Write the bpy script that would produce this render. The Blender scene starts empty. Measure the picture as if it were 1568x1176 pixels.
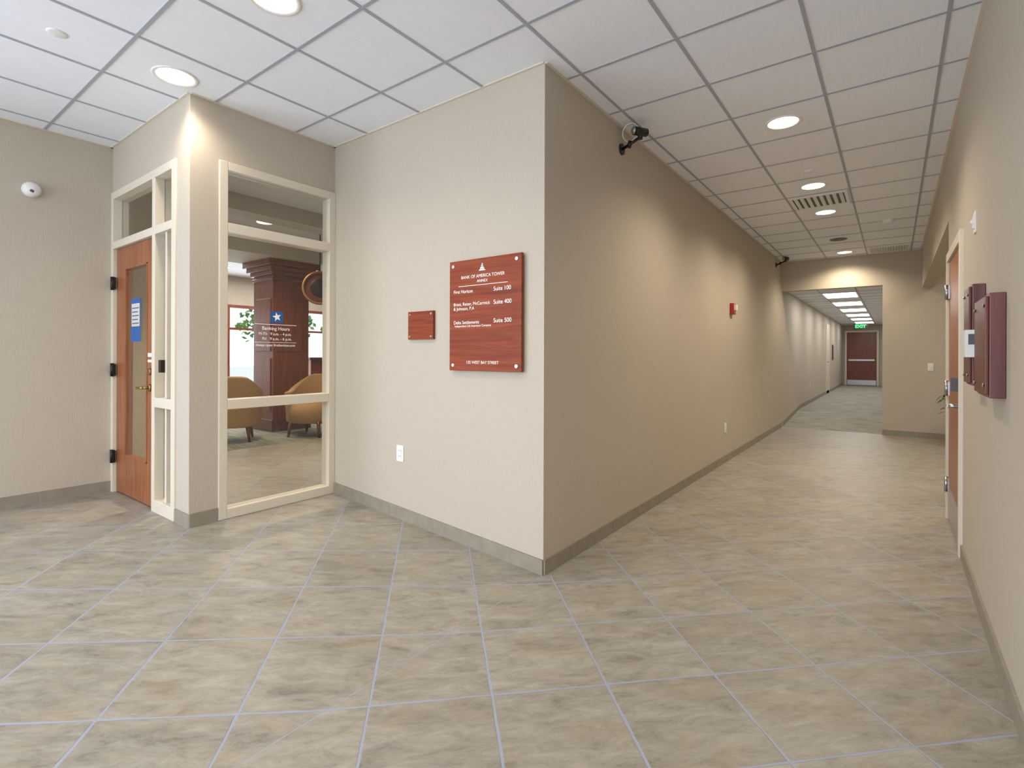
import bpy, bmesh, math, random
from mathutils import Vector, Matrix
random.seed(4)
S = bpy.context.scene
H = 3.035; RISE = 0.15; XW = -2.087; XL = -3.61; XR = 2.02; YE = 8.0; YB = -6.5
CAMP = (1.663, -2.548, 1.30)
ZOOM, ZX, ZY = 1, 784, 588   # framing (1 = the photograph)

# ---------------------------------------------------------------- materials
def newmat(name):
    m = bpy.data.materials.new(name); m.use_nodes = True
    nt = m.node_tree
    return m, nt, nt.nodes['Principled BSDF']
def s2l(c):
    return tuple(((v/255)/12.92 if v/255 <= .04045 else ((v/255+.055)/1.055)**2.4) for v in c) + (1,)
def M(name, rgb, rough=.5, metal=0, emis=0, noise=.06, nscale=30, bump=0, coat=0):
    m, nt, b = newmat(name)
    c = s2l(rgb)
    b.inputs['Roughness'].default_value = rough
    b.inputs['Metallic'].default_value = metal
    if coat: b.inputs['Coat Weight'].default_value = coat
    tc = nt.nodes.new('ShaderNodeTexCoord'); n = nt.nodes.new('ShaderNodeTexNoise')
    n.inputs['Scale'].default_value = nscale
    nt.links.new(tc.outputs['Object'], n.inputs['Vector'])
    r = nt.nodes.new('ShaderNodeMapRange')
    r.inputs['To Min'].default_value = 1-noise; r.inputs['To Max'].default_value = 1+noise
    nt.links.new(n.outputs['Fac'], r.inputs['Value'])
    mx = nt.nodes.new('ShaderNodeVectorMath'); mx.operation = 'SCALE'
    mx.inputs[0].default_value = c[:3]
    nt.links.new(r.outputs['Result'], mx.inputs['Scale'])
    nt.links.new(mx.outputs[0], b.inputs['Base Color'])
    if emis:
        b.inputs['Emission Color'].default_value = c; b.inputs['Emission Strength'].default_value = emis
    if bump:
        bp = nt.nodes.new('ShaderNodeBump'); bp.inputs['Strength'].default_value = bump
        bp.inputs['Distance'].default_value = .002
        nt.links.new(n.outputs['Fac'], bp.inputs['Height']); nt.links.new(bp.outputs[0], b.inputs['Normal'])
    return m

def wallmat(name, rgb):
    m, nt, b = newmat(name); L = nt.links.new; N = nt.nodes.new
    b.inputs['Roughness'].default_value = .7
    tc = N('ShaderNodeTexCoord'); mp = N('ShaderNodeMapping'); mp.inputs['Scale'].default_value = (260, 260, 22)
    L(tc.outputs['Object'], mp.inputs['Vector'])
    n = N('ShaderNodeTexNoise'); n.inputs['Scale'].default_value = 1; n.inputs['Detail'].default_value = 3
    L(mp.outputs[0], n.inputs['Vector'])
    r = N('ShaderNodeMapRange'); r.inputs['To Min'].default_value = .90; r.inputs['To Max'].default_value = 1.10
    L(n.outputs['Fac'], r.inputs['Value'])
    n2 = N('ShaderNodeTexNoise'); n2.inputs['Scale'].default_value = 1.2
    L(tc.outputs['Object'], n2.inputs['Vector'])
    r2 = N('ShaderNodeMapRange'); r2.inputs['To Min'].default_value = .97; r2.inputs['To Max'].default_value = 1.03
    L(n2.outputs['Fac'], r2.inputs['Value'])
    mu = N('ShaderNodeMath'); mu.operation = 'MULTIPLY'; L(r.outputs[0], mu.inputs[0]); L(r2.outputs[0], mu.inputs[1])
    v = N('ShaderNodeVectorMath'); v.operation = 'SCALE'; v.inputs[0].default_value = s2l(rgb)[:3]
    L(mu.outputs[0], v.inputs['Scale']); L(v.outputs[0], b.inputs['Base Color'])
    bp = N('ShaderNodeBump'); bp.inputs['Strength'].default_value = .25; bp.inputs['Distance'].default_value = .002
    L(n.outputs['Fac'], bp.inputs['Height']); L(bp.outputs[0], b.inputs['Normal'])
    return m

def woodmat(name, dark, light, axis=2, rough=.35, spec=.5):
    m, nt, b = newmat(name); L = nt.links.new; N = nt.nodes.new
    b.inputs['Roughness'].default_value = rough; b.inputs['Specular IOR Level'].default_value = spec
    tc = N('ShaderNodeTexCoord'); mp = N('ShaderNodeMapping')
    sc = [28, 28, 28]; sc[axis] = 1.6; mp.inputs['Scale'].default_value = sc
    L(tc.outputs['Object'], mp.inputs['Vector'])
    n = N('ShaderNodeTexNoise'); n.inputs['Scale'].default_value = 1.5; n.inputs['Detail'].default_value = 6
    n.inputs['Distortion'].default_value = .6
    L(mp.outputs[0], n.inputs['Vector'])
    cr = N('ShaderNodeValToRGB'); cr.color_ramp.elements[0].position = .3; cr.color_ramp.elements[1].position = .72
    cr.color_ramp.elements[0].color = s2l(dark); cr.color_ramp.elements[1].color = s2l(light)
    L(n.outputs['Fac'], cr.inputs[0]); L(cr.outputs[0], b.inputs['Base Color'])
    return m

def floormat():
    m, nt, b = newmat('floor_tile'); L = nt.links.new; N = nt.nodes.new
    T = .4565; A0 = -.415; B0 = -1.025; k = 1/math.sqrt(2)
    tc = N('ShaderNodeTexCoord'); sp = N('ShaderNodeSeparateXYZ'); L(tc.outputs['Object'], sp.inputs[0])
    def math_(op, a, c=None, d=None):
        q = N('ShaderNodeMath'); q.operation = op
        for i, x in enumerate((a, c, d)):
            if x is None: continue
            if isinstance(x, (int, float)): q.inputs[i].default_value = x
            else: L(x, q.inputs[i])
        return q.outputs[0]
    X, Y = sp.outputs[0], sp.outputs[1]
    wob = N('ShaderNodeTexNoise'); wob.inputs['Scale'].default_value = 9; L(tc.outputs['Object'], wob.inputs['Vector'])
    w = math_('MULTIPLY', math_('SUBTRACT', wob.outputs['Fac'], .5), .014)
    a = math_('ADD', math_('DIVIDE', math_('SUBTRACT', math_('MULTIPLY', math_('ADD', X, Y), k), A0), T), w)
    bb = math_('ADD', math_('DIVIDE', math_('SUBTRACT', math_('MULTIPLY', math_('SUBTRACT', Y, X), k), B0), T), w)
    def edge(q):
        f = math_('FRACT', q); return math_('MULTIPLY', math_('MINIMUM', f, math_('SUBTRACT', 1.0, f)), T)
    d = math_('MINIMUM', edge(a), edge(bb))
    inlob = math_('LESS_THAN', Y, 0.0)
    d1 = math_('ADD', math_('ABSOLUTE', X), .0026)
    d2 = math_('ADD', math_('ABSOLUTE', math_('SUBTRACT', X, XW)), .0026)
    ds = math_('ADD', math_('MINIMUM', d1, d2), math_('MULTIPLY', math_('SUBTRACT', 1.0, inlob), 5.0))
    d = math_('MINIMUM', d, ds)
    wn = N('ShaderNodeTexNoise'); wn.inputs['Scale'].default_value = 7; wn.inputs['Detail'].default_value = 5
    L(tc.outputs['Object'], wn.inputs['Vector'])
    gw = math_('ADD', math_('MULTIPLY', wn.outputs['Fac'], .0075), .0002)
    g = N('ShaderNodeMapRange'); L(d, g.inputs['Value']); L(gw, g.inputs['From Min'])
    L(math_('ADD', gw, .0018), g.inputs['From Max'])
    cb = N('ShaderNodeCombineXYZ'); L(math_('FLOOR', a), cb.inputs[0]); L(math_('FLOOR', bb), cb.inputs[1])
    wh = N('ShaderNodeTexWhiteNoise'); wh.noise_dimensions = '3D'; L(cb.outputs[0], wh.inputs['Vector'])
    off = N('ShaderNodeVectorMath'); off.operation = 'MULTIPLY_ADD'
    L(wh.outputs['Color'], off.inputs[0]); off.inputs[1].default_value = (7, 7, 7)
    cab = N('ShaderNodeCombineXYZ'); L(a, cab.inputs[0]); L(bb, cab.inputs[1]); L(cab.outputs[0], off.inputs[2])
    def noise(scale, rot, s, det, dist, rough=.6):
        mp = N('ShaderNodeMapping'); mp.inputs['Scale'].default_value = scale; mp.inputs['Rotation'].default_value = (0, 0, rot)
        L(off.outputs[0], mp.inputs['Vector']); q = N('ShaderNodeTexNoise'); q.inputs['Scale'].default_value = s
        q.inputs['Detail'].default_value = det; q.inputs['Distortion'].default_value = dist; q.inputs['Roughness'].default_value = rough
        L(mp.outputs[0], q.inputs['Vector']); return q.outputs['Fac']
    n = noise((1.0, 2.8, 1), .75, 2.4, 12, .45, .76)
    cr = N('ShaderNodeValToRGB'); e = cr.color_ramp.elements
    e[0].position = .32; e[0].color = s2l((114, 110, 101)); e[1].position = .70; e[1].color = s2l((174, 169, 157))
    x = e.new(.44); x.color = s2l((143, 138, 127)); x = e.new(.56); x.color = s2l((158, 153, 142))
    L(n, cr.inputs[0])
    oc = noise((.8, 1.8, 1), .5, 1.6, 8, .5, .7)
    om = N('ShaderNodeMapRange'); L(oc, om.inputs['Value']); om.inputs['From Min'].default_value = .46; om.inputs['From Max'].default_value = .75; om.inputs['To Max'].default_value = .55
    mo = N('ShaderNodeMix'); mo.data_type = 'RGBA'; L(om.outputs[0], mo.inputs[0]); L(cr.outputs[0], mo.inputs[6]); mo.inputs[7].default_value = s2l((154, 136, 105))
    v = noise((1.2, 4.0, 1), .7, 1.6, 9, 1.0, .65)
    vr = N('ShaderNodeMapRange'); L(math_('ABSOLUTE', math_('SUBTRACT', v, .5)), vr.inputs['Value'])
    vr.inputs['From Max'].default_value = .010; vr.inputs['To Min'].default_value = .83; vr.inputs['To Max'].default_value = 1.0
    tv = math_('ADD', math_('MULTIPLY', wh.outputs['Value'], .14), .92)
    sc = N('ShaderNodeVectorMath'); sc.operation = 'SCALE'; L(mo.outputs[2], sc.inputs[0]); L(math_('MULTIPLY', tv, vr.outputs[0]), sc.inputs['Scale'])
    mix = N('ShaderNodeMix'); mix.data_type = 'RGBA'; mix.inputs[6].default_value = s2l((148, 157, 175))
    L(g.outputs[0], mix.inputs[0]); L(sc.outputs[0], mix.inputs[7]); L(mix.outputs[2], b.inputs['Base Color'])
    rr = N('ShaderNodeMapRange'); L(n, rr.inputs['Value']); rr.inputs['To Min'].default_value = .36; rr.inputs['To Max'].default_value = .6
    L(rr.outputs[0], b.inputs['Roughness'])
    bp = N('ShaderNodeBump'); bp.inputs['Strength'].default_value = .5; bp.inputs['Distance'].default_value = .003
    hh = math_('ADD', g.outputs[0], math_('MULTIPLY', n, .5)); L(hh, bp.inputs['Height']); L(bp.outputs[0], b.inputs['Normal'])
    return m

def ceilmat(name, rgb):
    m, nt, b = newmat(name); L = nt.links.new; N = nt.nodes.new
    b.inputs['Roughness'].default_value = .85
    tc = N('ShaderNodeTexCoord'); mp = N('ShaderNodeMapping'); mp.inputs['Scale'].default_value = (45, 6, 1)
    L(tc.outputs['Object'], mp.inputs['Vector'])
    n = N('ShaderNodeTexNoise'); n.inputs['Scale'].default_value = 1.4; n.inputs['Detail'].default_value = 4
    L(mp.outputs[0], n.inputs['Vector'])
    r = N('ShaderNodeMapRange'); r.inputs['To Min'].default_value = .95; r.inputs['To Max'].default_value = 1.05
    L(n.outputs['Fac'], r.inputs['Value'])
    v = N('ShaderNodeVectorMath'); v.operation = 'SCALE'; v.inputs[0].default_value = s2l(rgb)[:3]
    L(r.outputs[0], v.inputs['Scale']); L(v.outputs[0], b.inputs['Base Color'])
    return m

def carpetmat(name, c1, c2):
    m, nt, b = newmat(name); L = nt.links.new; N = nt.nodes.new
    b.inputs['Roughness'].default_value = .95
    tc = N('ShaderNodeTexCoord'); mp = N('ShaderNodeMapping'); mp.inputs['Scale'].default_value = (3, 26, 1)
    L(tc.outputs['Object'], mp.inputs['Vector'])
    n = N('ShaderNodeTexNoise'); n.inputs['Scale'].default_value = 1; n.inputs['Detail'].default_value = 3
    L(mp.outputs[0], n.inputs['Vector'])
    cr = N('ShaderNodeValToRGB'); cr.color_ramp.elements[0].position = .36; cr.color_ramp.elements[1].position = .64
    cr.color_ramp.elements[0].color = s2l(c1); cr.color_ramp.elements[1].color = s2l(c2)
    L(n.outputs['Fac'], cr.inputs[0]); L(cr.outputs[0], b.inputs['Base Color'])
    return m

def glassmat():
    m = bpy.data.materials.new('clear_glass'); m.use_nodes = True; nt = m.node_tree; nt.nodes.clear()
    N = nt.nodes.new; L = nt.links.new
    o = N('ShaderNodeOutputMaterial'); mx = N('ShaderNodeMixShader'); t = N('ShaderNodeBsdfTransparent'); g = N('ShaderNodeBsdfGlossy')
    t.inputs[0].default_value = (.96, .97, .965, 1); g.inputs['Roughness'].default_value = .02
    lw = N('ShaderNodeLayerWeight'); lw.inputs[0].default_value = .5
    p = N('ShaderNodeMath'); p.operation = 'POWER'; p.inputs[1].default_value = 5; L(lw.outputs['Facing'], p.inputs[0])
    q = N('ShaderNodeMath'); q.operation = 'MULTIPLY_ADD'; q.inputs[1].default_value = .6; q.inputs[2].default_value = .03; L(p.outputs[0], q.inputs[0])
    L(q.outputs[0], mx.inputs[0]); L(t.outputs[0], mx.inputs[1]); L(g.outputs[0], mx.inputs[2]); L(mx.outputs[0], o.inputs[0])
    return m

WALL = wallmat('wallcovering_beige', (191, 181, 166))
CREAM = M('cream_paint', (220, 211, 194), .45, noise=.02)
TILE = floormat()
BASE = M('baseboard_tile', (146, 138, 124), .5, noise=.2, nscale=14)
JOINT = M('baseboard_joint', (175, 175, 174), .7)
CEIL = ceilmat('ceiling_tile', (240, 244, 253))
GRID = M('ceiling_grid_paint', (170, 173, 184), .6, noise=.02)
CARPET = carpetmat('carpet_grey', (128, 126, 118), (168, 165, 154))
CARPETB = carpetmat('carpet_bank', (104, 108, 100), (146, 144, 130))
CHERRY = woodmat('cherry_wood', (108, 48, 28), (144, 72, 46))
CHERRYX = woodmat('cherry_wood_horizontal', (120, 50, 26), (154, 74, 42), axis=0, rough=.5, spec=.25)
DOORW = woodmat('door_cherry', (134, 78, 48), (168, 108, 70), spec=.35)
DARKCH = woodmat('dark_cherry', (84, 34, 28), (112, 52, 42))
ENDDOOR = woodmat('end_door_wood', (104, 54, 38), (132, 74, 52))
PLAQ = woodmat('plaque_cherry', (86, 46, 46), (118, 68, 64))
GLASS = glassmat()
BLACK = M('black_metal', (22, 22, 24), .4)
DARK = M('dark_bronze', (50, 44, 42), .4, metal=.6)
STEEL = M('brushed_steel', (190, 190, 192), .3, metal=1)
BRASS = M('antique_brass', (170, 140, 95), .3, metal=1)
WHITE = M('white_plastic', (235, 235, 232), .4, noise=.01)
LETTER = M('white_lettering', (245, 243, 238), .5, emis=.1, noise=.0)
RED = M('alarm_red', (170, 22, 34), .4)
BLUE = M('poster_blue', (28, 96, 168), .5)
LAMP = M('lamp_lens', (255, 246, 226), .5, emis=7, noise=0)
PANEL = M('troffer_lens', (250, 250, 255), .5, emis=5, noise=0)
EXITG = M('exit_green', (10, 190, 80), .5, emis=1.5, noise=0)
FAB = M('armchair_fabric', (182, 146, 100), .85, noise=.3, nscale=60)
LEAF = M('leaf_green', (86, 126, 52), .5, noise=.4, nscale=12)
POT = M('clay_pot', (120, 92, 72), .6)
GOLD = M('gilded_rim', (150, 114, 62), .4, metal=.3)
GREY = M('grey_slot', (90, 92, 98), .6)
GRASS = M('pavement_light', (190, 190, 182), .9, noise=.1)

# ---------------------------------------------------------------- mesh builder
class B:
    def __init__(s, name): s.name = name; s.bm = bmesh.new(); s.mats = []
    def mi(s, m):
        if m not in s.mats: s.mats.append(m)
        return s.mats.index(m)
    def poly(s, vs, m, smooth=False):
        f = s.bm.faces.new([s.bm.verts.new(v) for v in vs]); f.material_index = s.mi(m); f.smooth = smooth; return f
    def hexa(s, p, m):
        v = [s.bm.verts.new(q) for q in p]
        for idx in ((3,2,1,0), (4,5,6,7), (0,1,5,4), (1,2,6,5), (2,3,7,6), (3,0,4,7)):
            f = s.bm.faces.new([v[i] for i in idx]); f.material_index = s.mi(m)
        return s
    def box(s, x0, x1, y0, y1, z0, z1, m):
        return s.hexa([(x0,y0,z0),(x1,y0,z0),(x1,y1,z0),(x0,y1,z0),(x0,y0,z1),(x1,y0,z1),(x1,y1,z1),(x0,y1,z1)], m)
    def cyl(s, p0, p1, r0, r1, m, seg=20, caps=True):
        p0, p1 = Vector(p0), Vector(p1); d = (p1-p0).normalized()
        u = d.orthogonal().normalized(); w = d.cross(u)
        a, c = [], []
        for i in range(seg):
            t = 2*math.pi*i/seg; o = u*math.cos(t)+w*math.sin(t)
            a.append(s.bm.verts.new(p0+o*r0)); c.append(s.bm.verts.new(p1+o*r1))
        for i in range(seg):
            j = (i+1) % seg
            f = s.bm.faces.new([a[i], a[j], c[j], c[i]]); f.smooth = True; f.material_index = s.mi(m)
        if caps:
            f = s.bm.faces.new(a[::-1]); f.material_index = s.mi(m)
            f = s.bm.faces.new(c); f.material_index = s.mi(m)
        return s
    def lathe(s, c, axis, prof, m, seg=28):
        c = Vector(c); d = Vector(axis).normalized(); u = d.orthogonal().normalized(); w = d.cross(u); rings = []
        for r, h in prof:
            rings.append([s.bm.verts.new(c+d*h+(u*math.cos(2*math.pi*i/seg)+w*math.sin(2*math.pi*i/seg))*max(r, 1e-4)) for i in range(seg)])
        for a, b2 in zip(rings, rings[1:]):
            for i in range(seg):
                j = (i+1) % seg
                f = s.bm.faces.new([a[i], a[j], b2[j], b2[i]]); f.smooth = True; f.material_index = s.mi(m)
        return s
    def done(s, bevel=0, seg=2):
        me = bpy.data.meshes.new(s.name)
        bmesh.ops.recalc_face_normals(s.bm, faces=s.bm.faces[:])
        s.bm.to_mesh(me); s.bm.free()
        for m in s.mats: me.materials.append(m)
        o = bpy.data.objects.new(s.name, me); S.collection.objects.link(o)
        if bevel:
            md = o.modifiers.new('bevel', 'BEVEL'); md.width = bevel; md.segments = seg; md.limit_method = 'ANGLE'
        return o
def group(name, loc, kids):
    e = bpy.data.objects.new(name, None); e.location = loc; e.empty_display_size = .1; S.collection.objects.link(e)
    for k in kids:
        k.parent = e; k.matrix_parent_inverse = Matrix.Translation(-Vector(loc))
    return e
def text(name, body, loc, rot, width=None, size=None, mat=LETTER, align='LEFT', bold=0):
    c = bpy.data.curves.new(name, 'FONT'); c.body = body; c.size = size or .03; c.align_x = align; c.align_y = 'CENTER'
    c.extrude = .0006; c.offset = bold; c.materials.append(mat)
    o = bpy.data.objects.new(name, c); S.collection.objects.link(o)
    o.location = loc; o.rotation_euler = rot
    if width:
        bpy.context.view_layer.update(); w = max(o.dimensions.x, 1e-3); c.size = c.size*width/w
    return o
def light(name, kind, loc, rot, energy, col, **kw):
    l = bpy.data.lights.new(name, kind); l.energy = energy; l.color = col
    for k, v in kw.items(): setattr(l, k, v)
    o = bpy.data.objects.new(name, l); S.collection.objects.link(o); o.location = loc; o.rotation_euler = rot
    return o
def ramp(x): return 0 if x >= 0 else (RISE if x <= XW else RISE*x/XW)

# ---------------------------------------------------------------- shell
b = B('floor')
for x0, x1, y0, y1 in ((XL-.12, XW, YB, -.98), (XW, 0, YB, .1), (0, XR+.15, YB, YE+.05), (XR+.15, 3.9, 2.8, YE+.05)):
    b.poly([(x0,y0,ramp(x0)),(x1,y0,ramp(x1)),(x1,y1,ramp(x1)),(x0,y1,ramp(x0))], TILE)
b.poly([(-4.7,-.98,RISE),(XW,-.98,RISE),(XW,8,RISE),(-4.7,8,RISE)], TILE)
b.done()
b = B('floor_carpet_bank'); b.poly([(-10.2,-1.1,RISE),(-4.7,-1.1,RISE),(-4.7,8,RISE),(-10.2,8,RISE)], CARPETB); b.done()
b = B('floor_carpet_hall')
b.poly([(-.12,YE+.05,0),(2.1,YE+.05,0),(2.1,10.2,.16),(-.12,10.2,.16)], CARPET)
b.poly([(-.12,10.2,.16),(2.1,10.2,.16),(2.1,22.2,.16),(-.12,22.2,.16)], CARPET); b.done()

def wall(name, *boxes):
    b = B(name)
    for bx in boxes: b.box(*bx, WALL)
    return b.done()
wall('wall_sign', (XW, 0, 0, .12, 0, H))
wall('wall_corridor', (-.12, 0, .12, 22.2, 0, H))
wall('wall_left', (XL-.12, XL, -3.6, -.98, 0, H), (XL-.12, XL, YB, -6.2, 0, H), (XL-.12, XL, -6.2, -3.6, 0, .4), (XL-.12, XL, -6.2, -3.6, 2.7, H))
wall('wall_column', (-2.297, XW, -1.1, -.918, 0, H))
wall('wall_window_header', (XW-.12, XW, -.918, 0, 2.65, H))
wall('wall_door_header', (XL, -2.297, -1.1, -.98, 2.65, H))
wall('wall_right', (XR, XR+.15, YB, 1.89, 0, H), (XR, XR+.15, 1.89, 2.87, 2.09, H), (XR, XR+.15, 2.87, 2.97, 0, H),
     (XR, XR+.15, 2.97, YE, 2.42, H))
wall('wall_recess', (3.8, 3.92, 2.85, YE, 0, H), (XR+.15, 3.8, 2.85, 2.97, 0, H))
wall('wall_end', (1.506, 3.92, YE, YE+.15, 0, H), (0, 1.506, YE, YE+.15, 2.5, H))
wall('wall_hall_right', (2.0, 2.12, YE+.15, 22.2, 0, 2.7))
wall('wall_hall_end', (0, 2.0, 22.0, 22.15, 0, 2.7))
wall('wall_bank_front', (-10.2, XL-.12, -1.1, -.98, 0, H))
wall('wall_bank_side', (XW-.12, XW, .12, 8, 0, H))
wall('wall_bank_end', (-10.2, XW, 8, 8.12, 0, H))
b = B('wall_bank_partition'); b.box(-4.76, -4.65, -.98, -.10, RISE, H, CREAM); b.done()
b = B('wall_bank_exterior'); x0, x1 = -10.2, -10.05
wins = [(-.2, .9), (1.3, 2.1), (2.70, 3.45), (4.35, 5.3), (5.9, 6.7)]
prev = -1.1
for a, c in wins:
    b.box(x0, x1, prev, a, 0, H, WALL); b.box(x0, x1, a, c, 0, .55, WALL); b.box(x0, x1, a, c, 2.4, H, WALL); prev = c
b.box(x0, x1, prev, 8.12, 0, H, WALL); b.done()
for a, c in wins:
    w = B('window_frame'); f = .06
    w.box(-10.15, -10.0, a, a+f, .55, 2.4, CHERRY); w.box(-10.15, -10.0, c-f, c, .55, 2.4, CHERRY)
    w.box(-10.15, -10.0, a+f, c-f, 2.34, 2.4, CHERRY); w.box(-10.15, -10.0, a+f, c-f, .55, .61, CHERRY)
    w.box(-10.12, -10.05, a+f, c-f, 1.85, 1.9, CHERRY)
    w.done()
b = B('wall_back'); y0, y1 = YB-.15, YB
b.box(XL-.12, XL+.3, y0, y1, 0, H, WALL); b.box(XR-.1, XR+.15, y0, y1, 0, H, WALL); b.box(XL+.3, XR-.1, y0, y1, 2.85, H, WALL); b.box(XL+.3, XR-.1, y0, y1, -.1, .2, WALL)
b.done()
b = B('window_storefront'); n = 5
for i in range(n+1):
    x = XL+.3+(XR-.1-XL-.3)*i/n; b.box(x-.03, x+.03, y0+.03, y1-.03, .2, 2.85, DARK)
b.box(XL+.3, XR-.1, y0+.03, y1-.03, 2.3, 2.36, DARK); b.done()
b = B('added_side_window')  # unseen windows behind the camera, added to let light onto the right wall
for y in (-6.2, -4.9, -3.6): b.box(XL-.09, XL-.03, y-.03, y+.03, .4, 2.7, DARK)
b.done()
b = B('ground'); b.poly([(-60,-60,-.12),(60,-60,-.12),(60,60,-.12),(-60,60,-.12)], GRASS); b.done()

# ceiling
b = B('ceiling')
rects = [(XL, XR, YB, -1.1), (XW, XR, -1.1, 0), (0, XR, 0, YE), (XR+.15, 3.8, 2.97, YE)]
for x0, x1, y0, y1 in [(XL-.1, XR+.1, YB-.1, -1.1), (XW, XR+.1, -1.1, 0), (0, XR+.1, 0, YE+.05), (XR+.1, 3.85, 2.9, YE+.05)]:
    b.box(x0, x1, y0, y1, H, H+.03, CEIL)
b.done()
b = B('roof'); b.box(-10.4, 4.2, YB-.2, 22.4, H+.12, H+.2, GREY); b.done()
G = .588; GX = .116; GY = -.36
b = B('ceiling_grid')
for x0, x1, y0, y1 in rects[:3]:
    i = math.ceil((x0-GX)/G)
    while GX+i*G < x1:
        x = GX+i*G; b.box(x-.009, x+.009, y0, y1, H-.004, H+.001, GRID); i += 1
    i = math.ceil((y0-GY)/G)
    while GY+i*G < y1:
        y = GY+i*G; b.box(x0, x1, y-.009, y+.009, H-.0045, H+.001, GRID); i += 1
b.done()
b = B('ceiling_trim'); t = .018
b.box(0, t, 0, YE, H-.006, H, CREAM); b.box(XR-t, XR, YB, YE, H-.006, H, CREAM); b.box(XW, 0, -t, 0, H-.006, H, CREAM)
b.box(XW, XW+t, -1.1, 0, H-.006, H, CREAM); b.box(XL, XW, -1.1-t, -1.1, H-.006, H, CREAM); b.box(XL, XL+t, YB, -1.1, H-.006, H, CREAM); b.box(0, XR, YE-t, YE, H-.006, H, CREAM)
b.done()
b = B('ceiling_bank'); b.box(-10.2, XW-.0, -1.0, 8.1, H+.002, H+.03, CEIL)
b.box(-6.5, -5.5, -.98, 8, 2.72, H, WALL); b.box(-4.3, -4.0, -.98, 8, 2.86, H, WALL); b.done()
b = B('ceiling_hall'); b.box(0, 2.0, YE+.15, 22, 2.56, 2.6, CEIL)
y = YE+.15+.5
while y < 22: b.box(0, 2.0, y-.01, y+.01, 2.556, 2.561, GRID); y += .6
for x in (.49, 1.09, 1.69): b.box(x-.01, x+.01, YE+.15, 22, 2.556, 2.561, GRID)
b.done()

# baseboards (follow ramp)
bh = .09; bt = .012
def bb(name, p, q, n, jstep=.457):
    b = B(name); p = Vector(p); q = Vector(q); n = Vector(n)
    Lh = (q-p).length; k = 0; d = (q-p)/Lh
    while k < Lh-1e-4:
        e = min(k+jstep, Lh)
        for s0, s1, m, t in ((k, e-.004, BASE, bt), (e-.004, e, JOINT, bt-.002)):
            a = p+d*s0; c = p+d*s1
            za, zc = (ramp(a.x), ramp(c.x)) if a.y < .2 else (0, 0)
            if a.y > YE+.16:
                f = lambda y: min(.16, max(0, (y-YE-.05)/2.15*.16)); za, zc = f(a.y), f(c.y)
            b.hexa([(a.x,a.y,za),(c.x,c.y,zc),(c.x+n.x*t,c.y+n.y*t,zc),(a.x+n.x*t,a.y+n.y*t,za),
                    (a.x,a.y,za+bh),(c.x,c.y,zc+bh),(c.x+n.x*t,c.y+n.y*t,zc+bh),(a.x+n.x*t,a.y+n.y*t,za+bh)], m)
        k = e
    return b.done()
bb('baseboard_sign', (0, 0), (XW, 0), (0, -1))
bb('baseboard_corridor', (0, 0), (0, YE), (1, 0))
bb('baseboard_hall', (0, YE+.17), (0, 21.98), (1, 0))
bb('baseboard_left', (XL, -1.1), (XL, YB), (1, 0))
bb('baseboard_column_front', (-2.297, -1.1), (XW+bt, -1.1), (0, -1))
bb('baseboard_column_side', (XW, -1.1), (XW, -.918), (1, 0))
bb('baseboard_right', (XR, 1.83), (XR, YB), (-1, 0))
bb('baseboard_end', (1.506, YE), (3.8, YE), (0, -1))

# ---------------------------------------------------------------- window wall
z0 = RISE; xa, xb = XW-.09, XW+.012
b = B('window_1')
ya, yb = -.918, 0; f = .058
b.box(xa, xb, ya, ya+f, z0, 2.65, CREAM); b.box(xa, xb, yb-f, yb, z0, 2.65, CREAM)
for za, zc in ((2.59, 2.65), (2.155, 2.225), (.915, .985), (z0, .22)): b.box(xa, xb, ya+f, yb-f, za, zc, CREAM)
o1 = b.done(.004)
b = B('glass_pane')
for za, zc in ((2.225, 2.59), (.985, 2.155), (.22, .915)): b.box(XW-.035, XW-.029, ya+f, yb-f, za, zc, GLASS)
o2 = b.done()
R90 = (math.pi/2, 0, math.pi/2); tx = XW-.027
tt = []
yc = -.49
b = B('logo_square'); b.box(tx, tx+.001, yc-.045, yc+.055, 1.545, 1.63, BLUE)
st = []
for i in range(10):
    r = .036 if i % 2 == 0 else .015; a = math.pi/2+i*math.pi/5+.2; st.append((tx+.002, yc+.005+r*math.cos(a), 1.588+r*math.sin(a)))
b.poly(st, LETTER); tt.append(b.done())
b = B('rule_lines'); b.box(tx, tx+.001, -.655, -.325, 1.527, 1.531, LETTER); b.box(tx, tx+.001, -.655, -.325, 1.392, 1.395, LETTER); tt.append(b.done())
tt.append(text('lettering_title', 'Banking Hours', (tx, yc, 1.498), R90, width=.215, align='CENTER'))
tt.append(text('lettering_week', 'M-Th   9 a.m. - 4 p.m.', (tx, yc-.005, 1.457), R90, width=.255, align='CENTER'))
tt.append(text('lettering_friday', 'Fri   9 a.m. - 6 p.m.', (tx, yc+.01, 1.42), R90, width=.23, align='CENTER'))
tt.append(text('lettering_web', 'always open firsthorizon.com', (tx, yc, 1.372), R90, width=.31, align='CENTER'))
group('window_frame_lobby', (XW, -.459, z0), [o1, o2] + tt)

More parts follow.
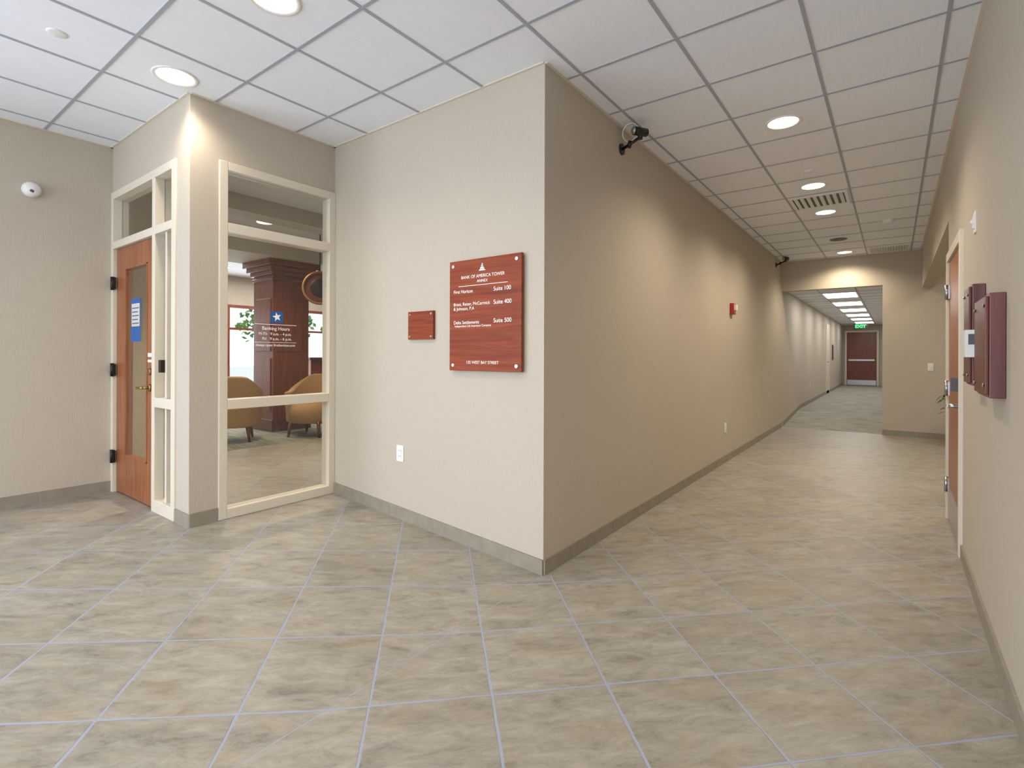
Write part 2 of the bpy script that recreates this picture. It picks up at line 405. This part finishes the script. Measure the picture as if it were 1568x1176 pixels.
# bank entrance
ya, yb = -1.112, -1.0
b = B('frame')
b.box(XL, -3.56, ya, yb, z0, 2.65, CREAM)
b.box(-2.71, -2.655, ya, yb, z0, 2.59, CREAM)
b.box(-2.36, -2.297, ya, yb, z0, 2.65, CREAM)
b.box(-3.56, -2.36, ya, yb, 2.59, 2.65, CREAM)
b.box(-3.56, -2.71, ya, yb, 2.175, 2.235, CREAM); b.box(-2.655, -2.36, ya, yb, 2.175, 2.235, CREAM)
b.box(-2.655, -2.36, ya, yb, z0, .24, CREAM); b.box(-2.655, -2.36, ya, yb, .915, .985, CREAM)
b.box(-2.52, -2.49, ya+.02, yb, .985, 2.175, CREAM); b.box(-2.52, -2.49, ya+.02, yb, .24, .915, CREAM)
o1 = b.done(.003)
b = B('sidelight_glass')
b.box(-3.56, -2.71, -1.05, -1.044, 2.235, 2.59, GLASS); b.box(-2.655, -2.36, -1.05, -1.044, 2.235, 2.59, GLASS); b.box(-2.655, -2.36, -1.05, -1.044, .24, .915, GLASS); b.box(-2.655, -2.36, -1.05, -1.044, .985, 2.175, GLASS)
o2 = b.done()
b = B('latch_plate'); b.box(-2.56, -2.515, ya-.006, ya+.02, 1.17, 1.26, DARK); o3 = b.done()
KD = [o1, o2, o3]
b = B('leaf'); y0, y1 = -1.085, -1.04
dz0, dz1 = z0+.01, 2.17; lx0, lx1, lz0, lz1 = -3.35, -2.875, .47, 2.0
b.box(-3.555, lx0, y0, y1, dz0, dz1, DOORW); b.box(lx1, -2.715, y0, y1, dz0, dz1, DOORW)
b.box(lx0, lx1, y0, y1, dz0, lz0, DOORW); b.box(lx0, lx1, y0, y1, lz1, dz1, DOORW)
for q in ((lx0, lx0+.014, lz0, lz1), (lx1-.014, lx1, lz0, lz1), (lx0, lx1, lz0, lz0+.014), (lx0, lx1, lz1-.014, lz1)):
    b.box(q[0], q[1], y0-.004, y1+.004, q[2], q[3], DOORW)
o1 = b.done(.002)
b = B('glass_pane'); b.box(lx0, lx1, -1.080, -1.075, lz0, lz1, GLASS); o2 = b.done()
b = B('hardware')
b.cyl((-2.80, y0, 1.05), (-2.80, y0-.02, 1.05), .028, .028, BRASS); b.cyl((-2.80, y0-.01, 1.05), (-2.80, y0-.05, 1.05), .011, .011, BRASS)
b.cyl((-2.80, y0-.05, 1.05), (-2.93, y0-.05, 1.045), .011, .009, BRASS)
b.cyl((-2.80, y0, 1.17), (-2.80, y0-.018, 1.17), .026, .026, BRASS)
b.box(-2.77, -2.73, y0-.004, y0, .98, 1.10, BRASS)
for hz in (.45, 1.17, 1.89):
    b.cyl((-3.562, y0-.03, hz-.055), (-3.562, y0-.03, hz+.055), .013, .013, BLACK); b.box(-3.60, -3.53, y0-.03, y0-.012, hz-.05, hz+.05, BLACK)
o3 = b.done()
b = B('notice'); b.box(-3.23, -3.03, -1.0815, -1.0805, 1.40, 1.74, BLUE); b.box(-3.215, -3.045, -1.083, -1.082, 1.52, 1.70, CREAM)
for i in range(5): b.box(-3.20, -3.06-.02*(i % 2), -1.084, -1.083, 1.54+.03*i, 1.548+.03*i, BLUE)
b.box(-2.86, -2.76, y0-.002, y0, 1.28, 1.31, WHITE); b.box(-2.86, -2.76, y0-.002, y0, 1.24, 1.26, WHITE); o4 = b.done()
group('door_1', (-3.13, -1.06, z0), KD+[o1, o2, o3, o4])

# ---------------------------------------------------------------- directory sign
sx0, sx1, sz0, sz1 = -.735, -.140, 1.200, 1.925; sw = sx1-sx0; sh = sz1-sz0
RF = (math.pi/2, 0, 0); fy = -.0375
b = B('panel'); b.box(sx0, sx1, -.035, -.012, sz0, sz1, CHERRYX)
o1 = b.done(.003)
b = B('standoff_screws')
for x in (sx0+.035, sx1-.035):
    for z in (sz0+.035, sz1-.035): b.cyl((x, 0, z), (x, -.041, z), .011, .011, STEEL)
b.box(sx0+.08, sx1-.08, -.014, 0, sz0+.1, sz1-.1, BLACK)
o2 = b.done()
cx = (sx0+sx1)/2-.01
k = [o1, o2]
def sz(fr): return sz1-fr*sh
b = B('emblem')
for i in range(3):
    w = .028-.008*i; zz = sz(.112)+.012*i
    b.poly([(cx-w, fy, zz), (cx+w, fy, zz), (cx+w-.012, fy, zz+.009), (cx-w+.004, fy, zz+.009)], LETTER)
b.poly([(cx-.008, fy, sz(.112)+.036), (cx+.006, fy, sz(.112)+.036), (cx+.0, fy, sz(.112)+.05)], LETTER)
b.box(cx-.205, cx+.205, fy-.0005, fy+.002, sz(.238), sz(.234), LETTER)
k.append(b.done())
k.append(text('line_title', 'BANK OF AMERICA TOWER', (cx, fy, sz(.158)), RF, width=.36, align='CENTER'))
k.append(text('line_annex', 'ANNEX', (cx, fy, sz(.202)), RF, width=.09, align='CENTER'))
lx = sx0+.04; rx = sx1-.215
for nm, body, x, fr, w in (('a1', 'First Horizon', lx, .285, .165), ('a2', 'Suite 100', rx, .285, .135),
        ('b1', 'Brant, Reiter, McCormick', lx, .40, .31), ('b2', '& Johnson, P.A', lx, .44, .18), ('b3', 'Suite 400', rx, .40, .14),
        ('c1', 'Delta Settlements', lx, .565, .22), ('c2', 'Suite 500', rx, .56, .14), ('c3', 'Independent Life Insurance Company', lx+.01, .597, .31)):
    k.append(text('line_'+nm, body, (x, fy, sz(fr)), RF, width=w))
k.append(text('line_address', '135 WEST BAY STREET', (cx, fy, sz(.925)), RF, width=.265, align='CENTER'))
group('directory_sign', ((sx0+sx1)/2, 0, sz0), k)
b = B('wood_wall_plaque'); b.box(-1.16, -.905, -.022, 0, 1.413, 1.612, CHERRYX)
for x in (-1.14, -.925):
    for z in (1.433, 1.592): b.cyl((x, -.02, z), (x, -.026, z), .007, .007, STEEL)
b.done(.002)

def outlet(name, c, n, switch=False):
    c = Vector(c); n = Vector(n); t = Vector((-n.y, n.x, 0)); b = B(name)
    def bx(w, h, d0, d1, dz, m):
        p = []
        for zz in (dz-h/2, dz+h/2):
            for sw_, dd in ((-w/2, d0), (w/2, d0), (w/2, d1), (-w/2, d1)):
                q = c+t*sw_+n*dd; p.append((q.x, q.y, c.z+zz))
        b.hexa(p, m)
    bx(.072, .118, 0, .007, 0, WHITE)
    if switch: bx(.034, .068, .007, .013, 0, WHITE); bx(.01, .02, .013, .022, .005, WHITE)
    else:
        for dz in (-.021, .021):
            bx(.034, .030, .007, .011, dz, WHITE)
            for s_ in (-.007, .007):
                q = c; c = c+t*s_; bx(.003, .010, .011, .0114, dz+.002, GREY); c = q
    return b.done(.0015)
outlet('wall_outlet', (-1.26, 0, .575), (0, -1, 0))
outlet('wall_outlet', (0, 4.08, .42), (1, 0, 0))
outlet('wall_outlet', (0, 12.0, .6), (1, 0, 0))
outlet('light_switch', (XR, 1.23, 2.04), (-1, 0, 0), True)
outlet('light_switch', (2.13, YE, 1.14), (0, -1, 0), True)

b = B('fire_alarm_strobe'); b.box(0, .045, 4.27, 4.39, 1.83, 1.97, RED); b.box(.045, .075, 4.30, 4.36, 1.88, 1.95, WHITE)
b.box(.045, .05, 4.285, 4.375, 1.84, 1.87, RED); b.done(.008)

def bracket(name, y, z, cable):
    b = B('mount'); b.cyl((0, y, z), (.012, y, z), .042, .042, BLACK); b.cyl((.01, y, z), (.15, y, z+.055), .011, .011, BLACK)
    b.cyl((.06, y, z+.0), (.075, y, z+.045), .017, .017, BLACK); b.cyl((.15, y, z+.04), (.15, y, z+.10), .018, .018, BLACK)
    b.cyl((.13, y-.06, z+.088), (.175, y+.05, z+.10), .030, .030, BLACK); b.cyl((.12, y-.072, z+.088), (.13, y-.06, z+.088), .022, .027, STEEL)
    k = [b.done()]
    if cable:
        c = bpy.data.curves.new('cable', 'CURVE'); c.dimensions = '3D'; c.bevel_depth = .004; c.materials.append(WHITE)
        s = c.splines.new('BEZIER'); pts = [(.15, y+.03, z+.11), (.10, y-.05, z+.155), (.04, y-.06, z+.10), (.05, y+.02, z+.05), (.09, y+.06, z+.10), (.03, y+.12, z+.157)]
        s.bezier_points.add(len(pts)-1)
        for p, q in zip(s.bezier_points, pts): p.co = q; p.handle_left_type = p.handle_right_type = 'AUTO'
        o = bpy.data.objects.new('cable', c); S.collection.objects.link(o); k.append(o)
    return group(name, (0, y, z), k)
bracket('security_camera', 1.06, 2.865, True)
bracket('security_camera', 7.4, 2.90, False)
b = B('dome_camera')
b.lathe((XL-.01, -1.61, 2.547), (1, 0, 0), [(.0, 0), (.055, 0), (.058, .03), (.05, .06), (.036, .075), (0, .078)], WHITE)
b.lathe((XL+.02, -1.61, 2.54), (1, -.3, -.6), [(.026, .03), (.024, .042), (.014, .05), (0, .052)], GREY); b.done()

# ---------------------------------------------------------------- ceiling fixtures
def downlight(x, y, e=55, z=H, sp=True, col=(1, .87, .71), ang=150):
    b = B('ring')
    b.lathe((x, y, z), (0, 0, -1), [(.125, 0), (.125, .004), (.118, .007), (.104, .004), (.100, .0005)], WHITE, 36)
    b.lathe((x, y, z), (0, 0, -1), [(.100, .0015), (0.0, .0015)], LAMP, 36)
    k = [b.done()]
    if sp: k.append(light('lamp', 'SPOT', (x, y, z-.02), (0, 0, 0), e, col, spot_size=math.radians(ang), spot_blend=.8, shadow_soft_size=.07))
    return group('recessed_downlight', (x, y, z), k)
tx_ = lambda i: GX+G*(i+.5); ty_ = lambda j: GY+G*(j+.5)
for j in (3, 6, 8, 13): downlight(tx_(1), ty_(j), 92, col=(1, .84, .63))
for i, j, e in ((-4, -2, 38), (-2, -2, 38), (-4, -6, 38), (-2, -6, 38), (1, -3, 66), (1, -7, 50), (-1, -5, 38)): downlight(tx_(i), ty_(j), e)
def disc(name, x, y, r, h, m=WHITE):
    b = B(name); b.lathe((x, y, H), (0, 0, -1), [(r, 0), (r, h*.5), (r*.8, h), (0, h)], m, 24)
    return b.done()
disc('ceiling_sprinkler', -1.97, -1.80, .045, .006, WHITE)
disc('ceiling_sprinkler', 1.02, 2.95, .045, .01, WHITE); disc('ceiling_sprinkler', 1.02, 5.4, .05, .01, WHITE)
disc('smoke_detector', 1.6, 5.5, .07, .04)
b = B('ceiling_speaker'); b.lathe((1.0, 6.4, H), (0, 0, -1), [(.11, 0), (.11, .006), (.1, .008), (0, .008)], GREY); b.done()
def diffuser(name, x, y, s=.27, louv=8):
    b = B(name); z1 = H+.0; z0_ = H-.018
    b.box(x-s, x+s, y-s, y-s+.03, z0_, z1, WHITE); b.box(x-s, x+s, y+s-.03, y+s, z0_, z1, WHITE)
    b.box(x-s, x-s+.03, y-s+.03, y+s-.03, z0_, z1, WHITE); b.box(x+s-.03, x+s, y-s+.03, y+s-.03, z0_, z1, WHITE)
    b.box(x-s+.03, x+s-.03, y-s+.03, y+s-.03, H-.0045, H-.003, BLACK)
    for i in range(louv):
        xx = x-s+.03+(2*s-.06)*(i+.5)/louv
        b.hexa([(xx-.016,y-s+.03,z0_),(xx-.012,y-s+.03,z0_),(xx-.012,y+s-.03,z0_),(xx-.016,y+s-.03,z0_),
                (xx+.010,y-s+.03,H-.005),(xx+.014,y-s+.03,H-.005),(xx+.014,y+s-.03,H-.005),(xx+.010,y+s-.03,H-.005)], WHITE)
    return b.done()
diffuser('ceiling_air_vent', tx_(1), ty_(7)); diffuser('ceiling_return_vent', tx_(2), 7.6, .27, 14)

# ---------------------------------------------------------------- right wall items
def plaque(y0, y1, z0, z1, t=.05):
    b = B('wood_display_board')
    b.box(XR-t, XR-.001, y0, y1, z0, z1, PLAQ)
    b.box(XR-t-.012, XR-t, y0+.012, y1-.012, z0+.012, z1-.012, DARKCH)
    for z in (z0+.05, z1-.05):
        for y in (y0+.04, y1-.04): b.cyl((XR-t-.012, y, z), (XR-t-.018, y, z), .008, .008, STEEL)
    return b.done(.003)
plaque(.25, .62, 1.135, 1.56); plaque(.82, 1.06, 1.16, 1.66); plaque(1.12, 1.28, 1.19, 1.67, .025)
b = B('thermostat'); b.box(XR-.085, XR, .70, .79, 1.30, 1.43, WHITE); b.box(XR-.075, XR-.02, .698, .70, 1.36, 1.41, GREY); b.done(.006)
b = B('frame')
for a, c in ((1.84, 1.90), (2.86, 2.92)): b.box(XR-.02, XR+.16, a, c, 0, 2.13, CREAM)
b.box(XR-.02, XR+.16, 1.90, 2.86, 2.06, 2.13, CREAM); o1 = b.done(.003)
b = B('leaf'); b.box(XR-.004, XR+.042, 1.905, 2.855, .01, 2.055, DOORW); o2 = b.done(.002)
b = B('hardware')
for hz in (.28, 1.05, 1.82):
    b.cyl((XR-.02, 2.85, hz-.06), (XR-.02, 2.85, hz+.06), .012, .012, STEEL); b.box(XR-.012, XR-.004, 2.80, 2.89, hz-.055, hz+.055, STEEL)
b.box(XR-.05, XR-.004, 1.96, 2.04, 1.07, 1.16, GREY); b.cyl((XR-.004, 2.0, .97), (XR-.065, 2.0, .97), .014, .014, STEEL)
b.cyl((XR-.06, 2.0, .97), (XR-.06, 2.13, .965), .011, .009, STEEL); b.box(XR-.010, XR-.004, 1.965, 2.035, .9, 1.04, STEEL)
b.box(XR-.008, XR-.004, 1.91, 2.85, .02, .27, STEEL)
o3 = b.done(); group('door_2', (XR, 2.38, 0), [o1, o2, o3])

def plant(x, y, zf, hgt, R):
    b = B('pot'); b.lathe((x, y, zf), (0, 0, 1), [(0, 0), (.13, 0), (.17, .28), (.185, .28), (.185, .32), (.165, .32), (.16, .27), (0, .27)], POT); k = [b.done()]
    b = B('foliage')
    for i in range(120):
        a = random.uniform(0, 6.28); L_ = R*random.uniform(.5, 1.1); up = random.uniform(.2, .7)*hgt; w = random.uniform(.03, .05)
        d = Vector((math.cos(a), math.sin(a), 0)); sd = Vector((-d.y, d.x, 0)); prev = None; n = 7
        for j in range(n+1):
            t = j/n; p = Vector((x, y, zf+.26))+d*(L_*t)+Vector((0, 0, up*math.sin(t*2.2)*1.1)); ww = w*math.sin(math.pi*min(1, t*.9+.06))
            cur = (p-sd*ww, p+sd*ww)
            if prev: b.poly([prev[0], prev[1], cur[1], cur[0]], LEAF, True)
            prev = cur
    k.append(b.done()); return group('potted_plant', (x, y, zf), k)
plant(2.50, 7.2, 0, .75, .36)

# ---------------------------------------------------------------- far hall
b = B('leaf')
b.box(.14, 1.12, 21.94, 21.99, .17, 2.27, ENDDOOR)
o1 = b.done(.003)
b = B('frame'); b.box(.07, .14, 21.93, 22, .16, 2.34, CREAM); b.box(1.12, 1.19, 21.93, 22, .16, 2.34, CREAM); b.box(.14, 1.12, 21.93, 22, 2.27, 2.34, CREAM); o2 = b.done()
b = B('hardware'); b.box(.16, 1.10, 21.925, 21.94, .18, .38, STEEL); b.box(.2, 1.05, 21.88, 21.94, 1.14, 1.20, STEEL); o3 = b.done()
group('door_3', (.63, 21.97, .16), [o1, o2, o3])
b = B('case'); b.box(.46, .90, 19.95, 19.98, 2.30, 2.50, DARK); b.cyl((.68, 19.965, 2.5), (.68, 19.965, 2.56), .01, .01, WHITE); o1 = b.done()
o2 = text('exit_lettering', 'EXIT', (.68, 19.945, 2.40), RF, width=.38, align='CENTER', mat=EXITG, bold=.006)
group('exit_sign', (.68, 19.96, 2.5), [o1, o2])
for i in range(6):
    y = 9.8+2.05*i; b = B('ceiling_light_panel'); b.box(.49, 1.09, y-.5, y+.5, 2.545, 2.56, WHITE); b.box(.52, 1.06, y-.47, y+.47, 2.542, 2.546, PANEL); b.done()
    light('hall_lamp', 'AREA', (.79, y, 2.53), (0, 0, 0), 9, (1, .93, .8), shape='RECTANGLE', size=.55, size_y=.95)
b = B('door_4'); b.box(0, .02, 15.6, 15.66, .16, 2.3, CREAM); b.box(0, .02, 16.55, 16.61, .16, 2.3, CREAM); b.box(0, .02, 15.66, 16.55, 2.24, 2.3, CREAM)
b.box(0, .012, 15.66, 16.55, .17, 2.24, CREAM); b.cyl((.012, 15.75, 1.15), (.07, 15.75, 1.15), .02, .02, STEEL); b.done()
b = B('door_sign_plate'); b.box(0, .02, 17.5, 17.9, 1.2, 1.7, DARKCH); b.box(.02, .022, 17.54, 17.86, 1.24, 1.66, GREY); b.done()

# ---------------------------------------------------------------- bank interior
b = B('wood_column'); x, y = -6.05, 1.74; s = .29
b.box(x-s, x+s, y-s, y+s, RISE, 2.50, CHERRY); b.box(x-s-.03, x+s+.03, y-s-.03, y+s+.03, RISE, .33, DARKCH)
for i, (e, za, zc) in enumerate(((.02, 2.42, 2.46), (.04, 2.50, 2.56), (.08, 2.56, 2.63), (.12, 2.63, 2.72))): b.box(x-s-e, x+s+e, y-s-e, y+s+e, za, zc, CHERRY)
for q in (.45, 1.35):
    b.box(x+s, x+s+.012, y-s+.06, y+s-.06, q, q+.8, CHERRY); b.box(x-s+.06, x+s-.06, y-s-.012, y-s, q, q+.8, CHERRY)
b.done(.006)
def armchair(x, y, rot):
    b = B('shell'); n = 22; ri, ro = .27, .35; rows = []
    for i in range(n+1):
        a = math.radians(-125+250*i/n); t = abs(a)/math.radians(125); top = .86-.24*min(1, max(0, (t-.25)/.5))
        d = Vector((-math.cos(a), math.sin(a), 0)); rows.append([d*ri+Vector((0,0,.2)), d*ro+Vector((0,0,.2)), d*(ro+.03)+Vector((0,0,top)), d*(ri+.01)+Vector((0,0,top+.01))])
    vs = [[b.bm.verts.new(p) for p in r] for r in rows]; mi = b.mi(FAB)
    for r0, r1 in zip(vs, vs[1:]):
        for j in range(4):
            f = b.bm.faces.new([r0[j], r0[(j+1) % 4], r1[(j+1) % 4], r1[j]]); f.smooth = True; f.material_index = mi
    for r in (vs[0], vs[-1]): b.bm.faces.new(r).material_index = mi
    o1 = b.done(.02, 3)
    b = B('seat_cushion'); b.lathe((.02, 0, .2), (0, 0, 1), [(0, 0), (.30, 0), (.30, .16), (.27, .24), (.2, .26), (0, .265)], FAB); o2 = b.done()
    b = B('legs')
    for lx_, ly_ in ((.22, .2), (.22, -.2), (-.22, .2), (-.22, -.2)): b.cyl((lx_, ly_, .22), (lx_*1.15, ly_*1.15, 0), .028, .016, DARKCH, 10)
    b.box(-.24, .24, -.24, .24, .19, .22, DARKCH); o3 = b.done()
    e = bpy.data.objects.new('armchair', None); S.collection.objects.link(e)
    for k in (o1, o2, o3): k.parent = e
    e.location = (x, y, RISE); e.rotation_euler = (0, 0, rot); return e
armchair(-5.45, .72, math.radians(150)); armchair(-5.05, 1.66, math.radians(-60)); armchair(-6.1, .35, math.radians(20)); armchair(-7.6, 2.6, math.radians(200))
b = B('hanging_clock'); c = (-4.88, 1.66, 2.25)
b.lathe(c, (1, -.7, 0), [(.22, -.02), (.24, -.02), (.24, .02), (.21, .03), (.21, 0)], GOLD, 40); b.lathe(c, (1, -.7, 0), [(.21, .01), (.0, .012)], DARKCH, 40)
b.lathe(c, (1, -.7, 0), [(.13, .014), (.12, .02), (.0, .02)], DARK, 30)
b.cyl((c[0], c[1], 2.48), (c[0], c[1], H), .008, .008, DARK); b.done()
b = B('reception_desk'); b.box(-8.6, -7.9, 3.4, 5.6, RISE, 1.2, CHERRY); b.box(-8.65, -7.85, 3.35, 5.65, 1.2, 1.25, DARKCH); b.done(.005)
for x, y, q, g_ in ((-3.2, -.2, 170, 105), (-3.2, 2.4, 0, 0), (-4.95, .9, 120, 120), (-4.95, 3.2, 0, 0), (-7.3, 1.2, 110, 150), (-7.3, 3.4, 0, 0), (-9, 2.2, 0, 0)): downlight(x, y, q, sp=bool(q), col=(1, .80, .54), ang=g_)
light('bank_ceiling_lamp', 'AREA', (-8.2, 3, 2.95), (0, 0, 0), 130, (1, .95, .87), shape='RECTANGLE', size=2.4, size_y=4)
for x, y in ((-18, 3.6), (-20, 9.3), (-17, 11.5)):
    b = B('trunk'); b.cyl((x, y, -.12), (x, y, 2.4), .16, .1, POT); k = [b.done()]
    b = B('canopy')
    for i in range(500):
        d = Vector((random.gauss(0, 1), random.gauss(0, 1), random.gauss(0, .8))); d = d.normalized()*random.uniform(.6, 1.7); p = Vector((x, y, 2.8))+d
        u = Vector((random.uniform(-1, 1), random.uniform(-1, 1), random.uniform(-1, 1))).normalized()*.14; w = u.orthogonal().normalized()*.08
        b.poly([p-u, p+w, p+u, p-w], LEAF)
    k.append(b.done()); group('street_tree', (x, y, -.12), k)

# ---------------------------------------------------------------- light
w = bpy.data.worlds.new('sky'); S.world = w; w.use_nodes = True
bg = w.node_tree.nodes['Background']; bg.inputs[0].default_value = (.84, .90, 1, 1); bg.inputs[1].default_value = 2.0
light('daylight_storefront', 'AREA', (-.85, YB+.02, 1.5), (math.radians(90), 0, 0), 142, (.78, .87, 1.0), shape='RECTANGLE', size=5.0, size_y=2.6)
light('added_side_daylight', 'AREA', (XL+.02, -4.9, 1.55), (0, math.radians(-90), 0), 125, (.78, .87, 1.0), shape='RECTANGLE', size=2.2, size_y=2.5)  # added at the unseen side windows to brighten the right wall
light('daylight_bank', 'AREA', (-9.9, 3, 1.4), (0, math.radians(-90), 0), 120, (.88, .94, 1.0), shape='RECTANGLE', size=1.8, size_y=6)
light('added_recess_fill', 'AREA', (2.95, 5.6, 2.98), (0, 0, 0), 30, (1, .92, .8), shape='RECTANGLE', size=.6, size_y=1.2)  # added fill light inside the recess, no fixture there

# ---------------------------------------------------------------- camera
cam = bpy.data.cameras.new('camera'); co = bpy.data.objects.new('camera', cam); S.collection.objects.link(co)
cam.sensor_width = 36; cam.lens = 785/1568*36*ZOOM; cam.clip_start = .02
cam.shift_x = (ZX-784)/1568*ZOOM; cam.shift_y = (544.5-ZY)/1568*ZOOM
R = Matrix.Rotation(math.radians(36.7), 4, 'Z') @ Matrix.Rotation(math.radians(90), 4, 'X') @ Matrix.Rotation(math.radians(.2), 4, 'Z')
co.matrix_world = Matrix.Translation(CAMP) @ R
S.camera = co
S.view_settings.view_transform = 'Standard'
S.view_settings.exposure = .08
